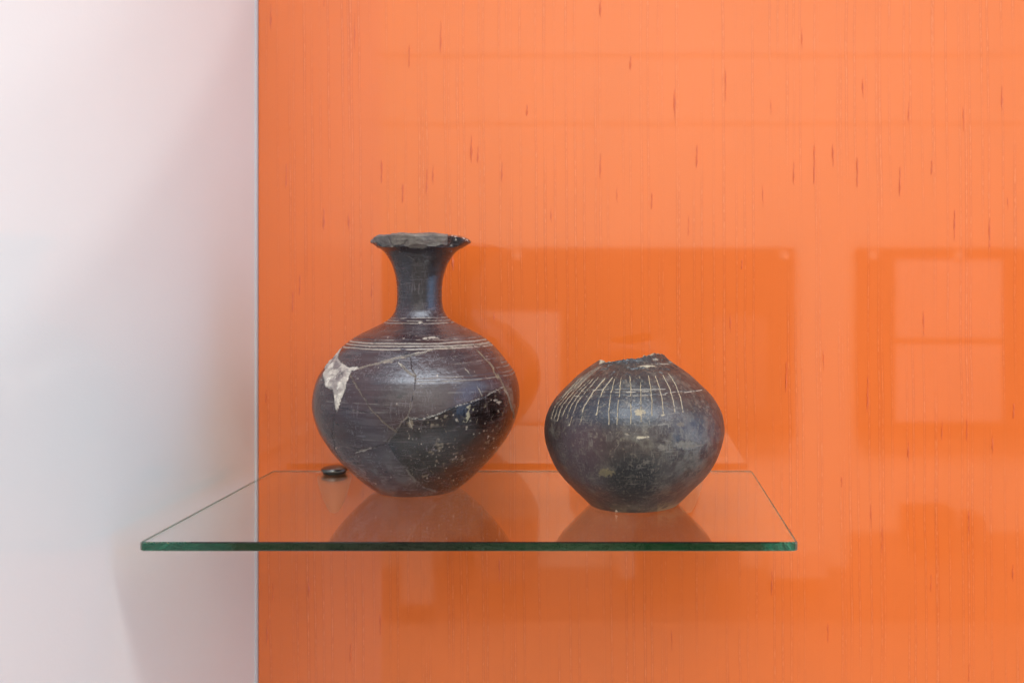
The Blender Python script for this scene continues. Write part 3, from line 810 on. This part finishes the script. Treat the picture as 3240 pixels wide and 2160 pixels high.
    for k in range(170):
        a0 = rngs.uniform(-1.5, 1.5); h0 = rngs.uniform(0.008, 0.108); ln_ = rngs.uniform(0.001, 0.006); sl = rngs.uniform(-3, 3)
        k_ = np.nonzero(outer & (z > h0) & (z < h0 + ln_) & (np.abs(angv - a0) < 0.25))[0]
        d = np.abs((angv[k_] - a0) * np.maximum(r[k_], 0.01) - (z[k_] - h0) * sl * 0.5) + (nf[k_] - 0.5) * 0.0004
        w = smooth(0.00022, 0.00005, d)
        lay_i(tint, k_, (0.22, 0.20, 0.175), w * rngs.uniform(0.2, 0.6))
    def groove(pts, wd, strength=1.0, colr=(0.42, 0.36, 0.25), depth=0.00035, cut=0.30):
        nonlocal tint, disp, matt
        k_ = box_idx(vis, u, v, pts, 12)
        d = dist_poly(u[k_] + (nz[k_] - 0.5) * 4.5 + (nf[k_] - 0.5) * 3.0, v[k_], pts)
        wd *= 0.64
        w = smooth(wd, wd * 0.5, d)
        disp[k_] -= w * depth
        keep = smooth(cut - 0.06, cut + 0.06, fbm(p[k_], 240, 3, int(pts[0][0])))
        lay_i(tint, k_, colr, w * strength * keep * 0.85); matt[k_] = np.maximum(matt[k_], w * 0.9)
    for pts in ([(672,300),(600,400),(560,490),(540,610)], [(690,315),(665,420),(645,560),(645,690)], [(748,300),(735,400),(720,520),(712,690)],
        [(818,290),(825,400),(825,530),(828,680)], [(900,290),(910,400),(908,530),(910,665)], [(970,285),(990,380),(998,490),(1002,615)],
        [(1028,290),(1065,390),(1085,490),(1095,610)], [(1090,280),(1150,400),(1175,490),(1190,585)], [(1140,265),(1200,370),(1240,470),(1258,590)],
        [(610,310),(520,410),(440,540),(408,690)]):
        groove(C(pts), 2.2)
    for pts in ([(560,300),(470,400),(380,510),(320,690)], [(520,310),(420,410),(340,520),(295,640)], [(485,320),(380,420),(300,530),(255,620)],
        [(455,310),(340,430),(260,530),(215,660)], [(430,300),(310,430),(230,540),(190,640)], [(400,310),(280,440),(200,540),(165,640)]):
        groove(C(pts), 1.7, 0.9)
    for k in range(9):                                             # fine combing up to the break
        x0 = 540 - 22 * k + 60; groove(C([(x0, 190 + k * 12), (x0 - 130, 300 + k * 14), (x0 - 210, 380 + k * 14)]), 1.15, 0.6, (0.30, 0.27, 0.22), 0.0001)
    for pts, st in (([(375,420),(540,402),(720,400),(900,402),(1110,398)], 0.75), ([(540,425),(720,424),(900,420),(1040,412)], 0.85), ([(360,455),(520,458),(700,455),(900,452),(1110,442)], 0.75),
        ([(1110,432),(1200,420),(1290,415)], 0.7), ([(1270,425),(1340,415),(1420,403)], 1.0)):
        groove(C(pts), 2.3, st, (0.40, 0.37, 0.32), 0.0003, 0.50)
    for cx_, cy_, a_, b_, cc in ((900,592,44,28,(0.46,0.40,0.28)), (1090,608,15,9,(0.48,0.44,0.34)), (920,794,52,10,(0.50,0.46,0.36)), (962,208,58,9,(0.55,0.50,0.38)),
        (1085,880,34,26,(0.18,0.165,0.145)), (1040,152,36,9,(0.33,0.30,0.25)), (1100,190,60,7,(0.28,0.26,0.22)), (1290,860,95,34,(0.17,0.165,0.15)), (620,1090,60,34,(0.24,0.21,0.12)),
        (790,770,18,8,(0.28,0.25,0.2)), (320,690,8,6,(0.5,0.46,0.36)), (1235,690,26,20,(0.14,0.12,0.10)), (1150,175,20,8,(0.30,0.27,0.23))):
        w = smooth(1.2, 0.7, np.hypot((uj - 1680 - cx_ / 2.6136) / (a_ / 2.6136), (vj - 1080 - cy_ / 2.6136) / (b_ / 2.6136)) + (nf - 0.5) * 1.5) * vis
        tint = lay(tint, cc, w * 0.62); matt = np.maximum(matt, w * 0.9); disp -= w * 0.00015
    tri = in_poly(u, v, C([(692,1412),(705,1392),(720,1410)])) & vis
    tint = lay(tint, (0.60, 0.57, 0.52), tri.astype(float))
    # dark spalls round the break
    sp = smooth(0.52, 0.60, fbm(p, 100, 4, 151)) * smooth(0.100, 0.107, z) * outer
    disp -= sp * 0.0006; tint = lay(tint, (0.022, 0.019, 0.018), sp * 0.7)
    brk = (~outer) & (rowi < NO + 13)
    tint = np.where(brk[:, None], np.array([[0.30, 0.265, 0.20]]) * (0.45 + 0.9 * fbm(p, 300, 4, 157))[:, None], tint)
    tint = np.where((rowi >= NO + 13)[:, None], (0.035, 0.031, 0.028), tint)
    matt = np.where(~outer, 0.95, matt)
    disp += brk * (fbm(p, 420, 3, 161) - 0.5) * 0.0016
    disp += ((nf - 0.5) * 0.00020 + (nz - 0.5) * 0.0004) * outer
    nrm = np.c_[np.sin(tt) * nr, -np.cos(tt) * nr, nzv]
    p = p + nrm * (disp * smooth(0, 0.004, z))[:, None]
    quads = grid_mesh('p', p, NR, NC, True)
    rq = quads[:, 0] // NC
    root = empty('squat_pot', (QX, QY, ZS + 0.0004))
    tag(root, 'squat dark pot with pale scratched lines fanning down from its broken neck', 'pot')
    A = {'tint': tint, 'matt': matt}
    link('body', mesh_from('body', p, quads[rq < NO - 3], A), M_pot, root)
    o = link('broken_rim', mesh_from('broken_rim', p, quads[rq >= NO - 3], A), M_pot, root)
    o['label'] = 'jagged beige break where the neck is missing'
    return root
build_pot()
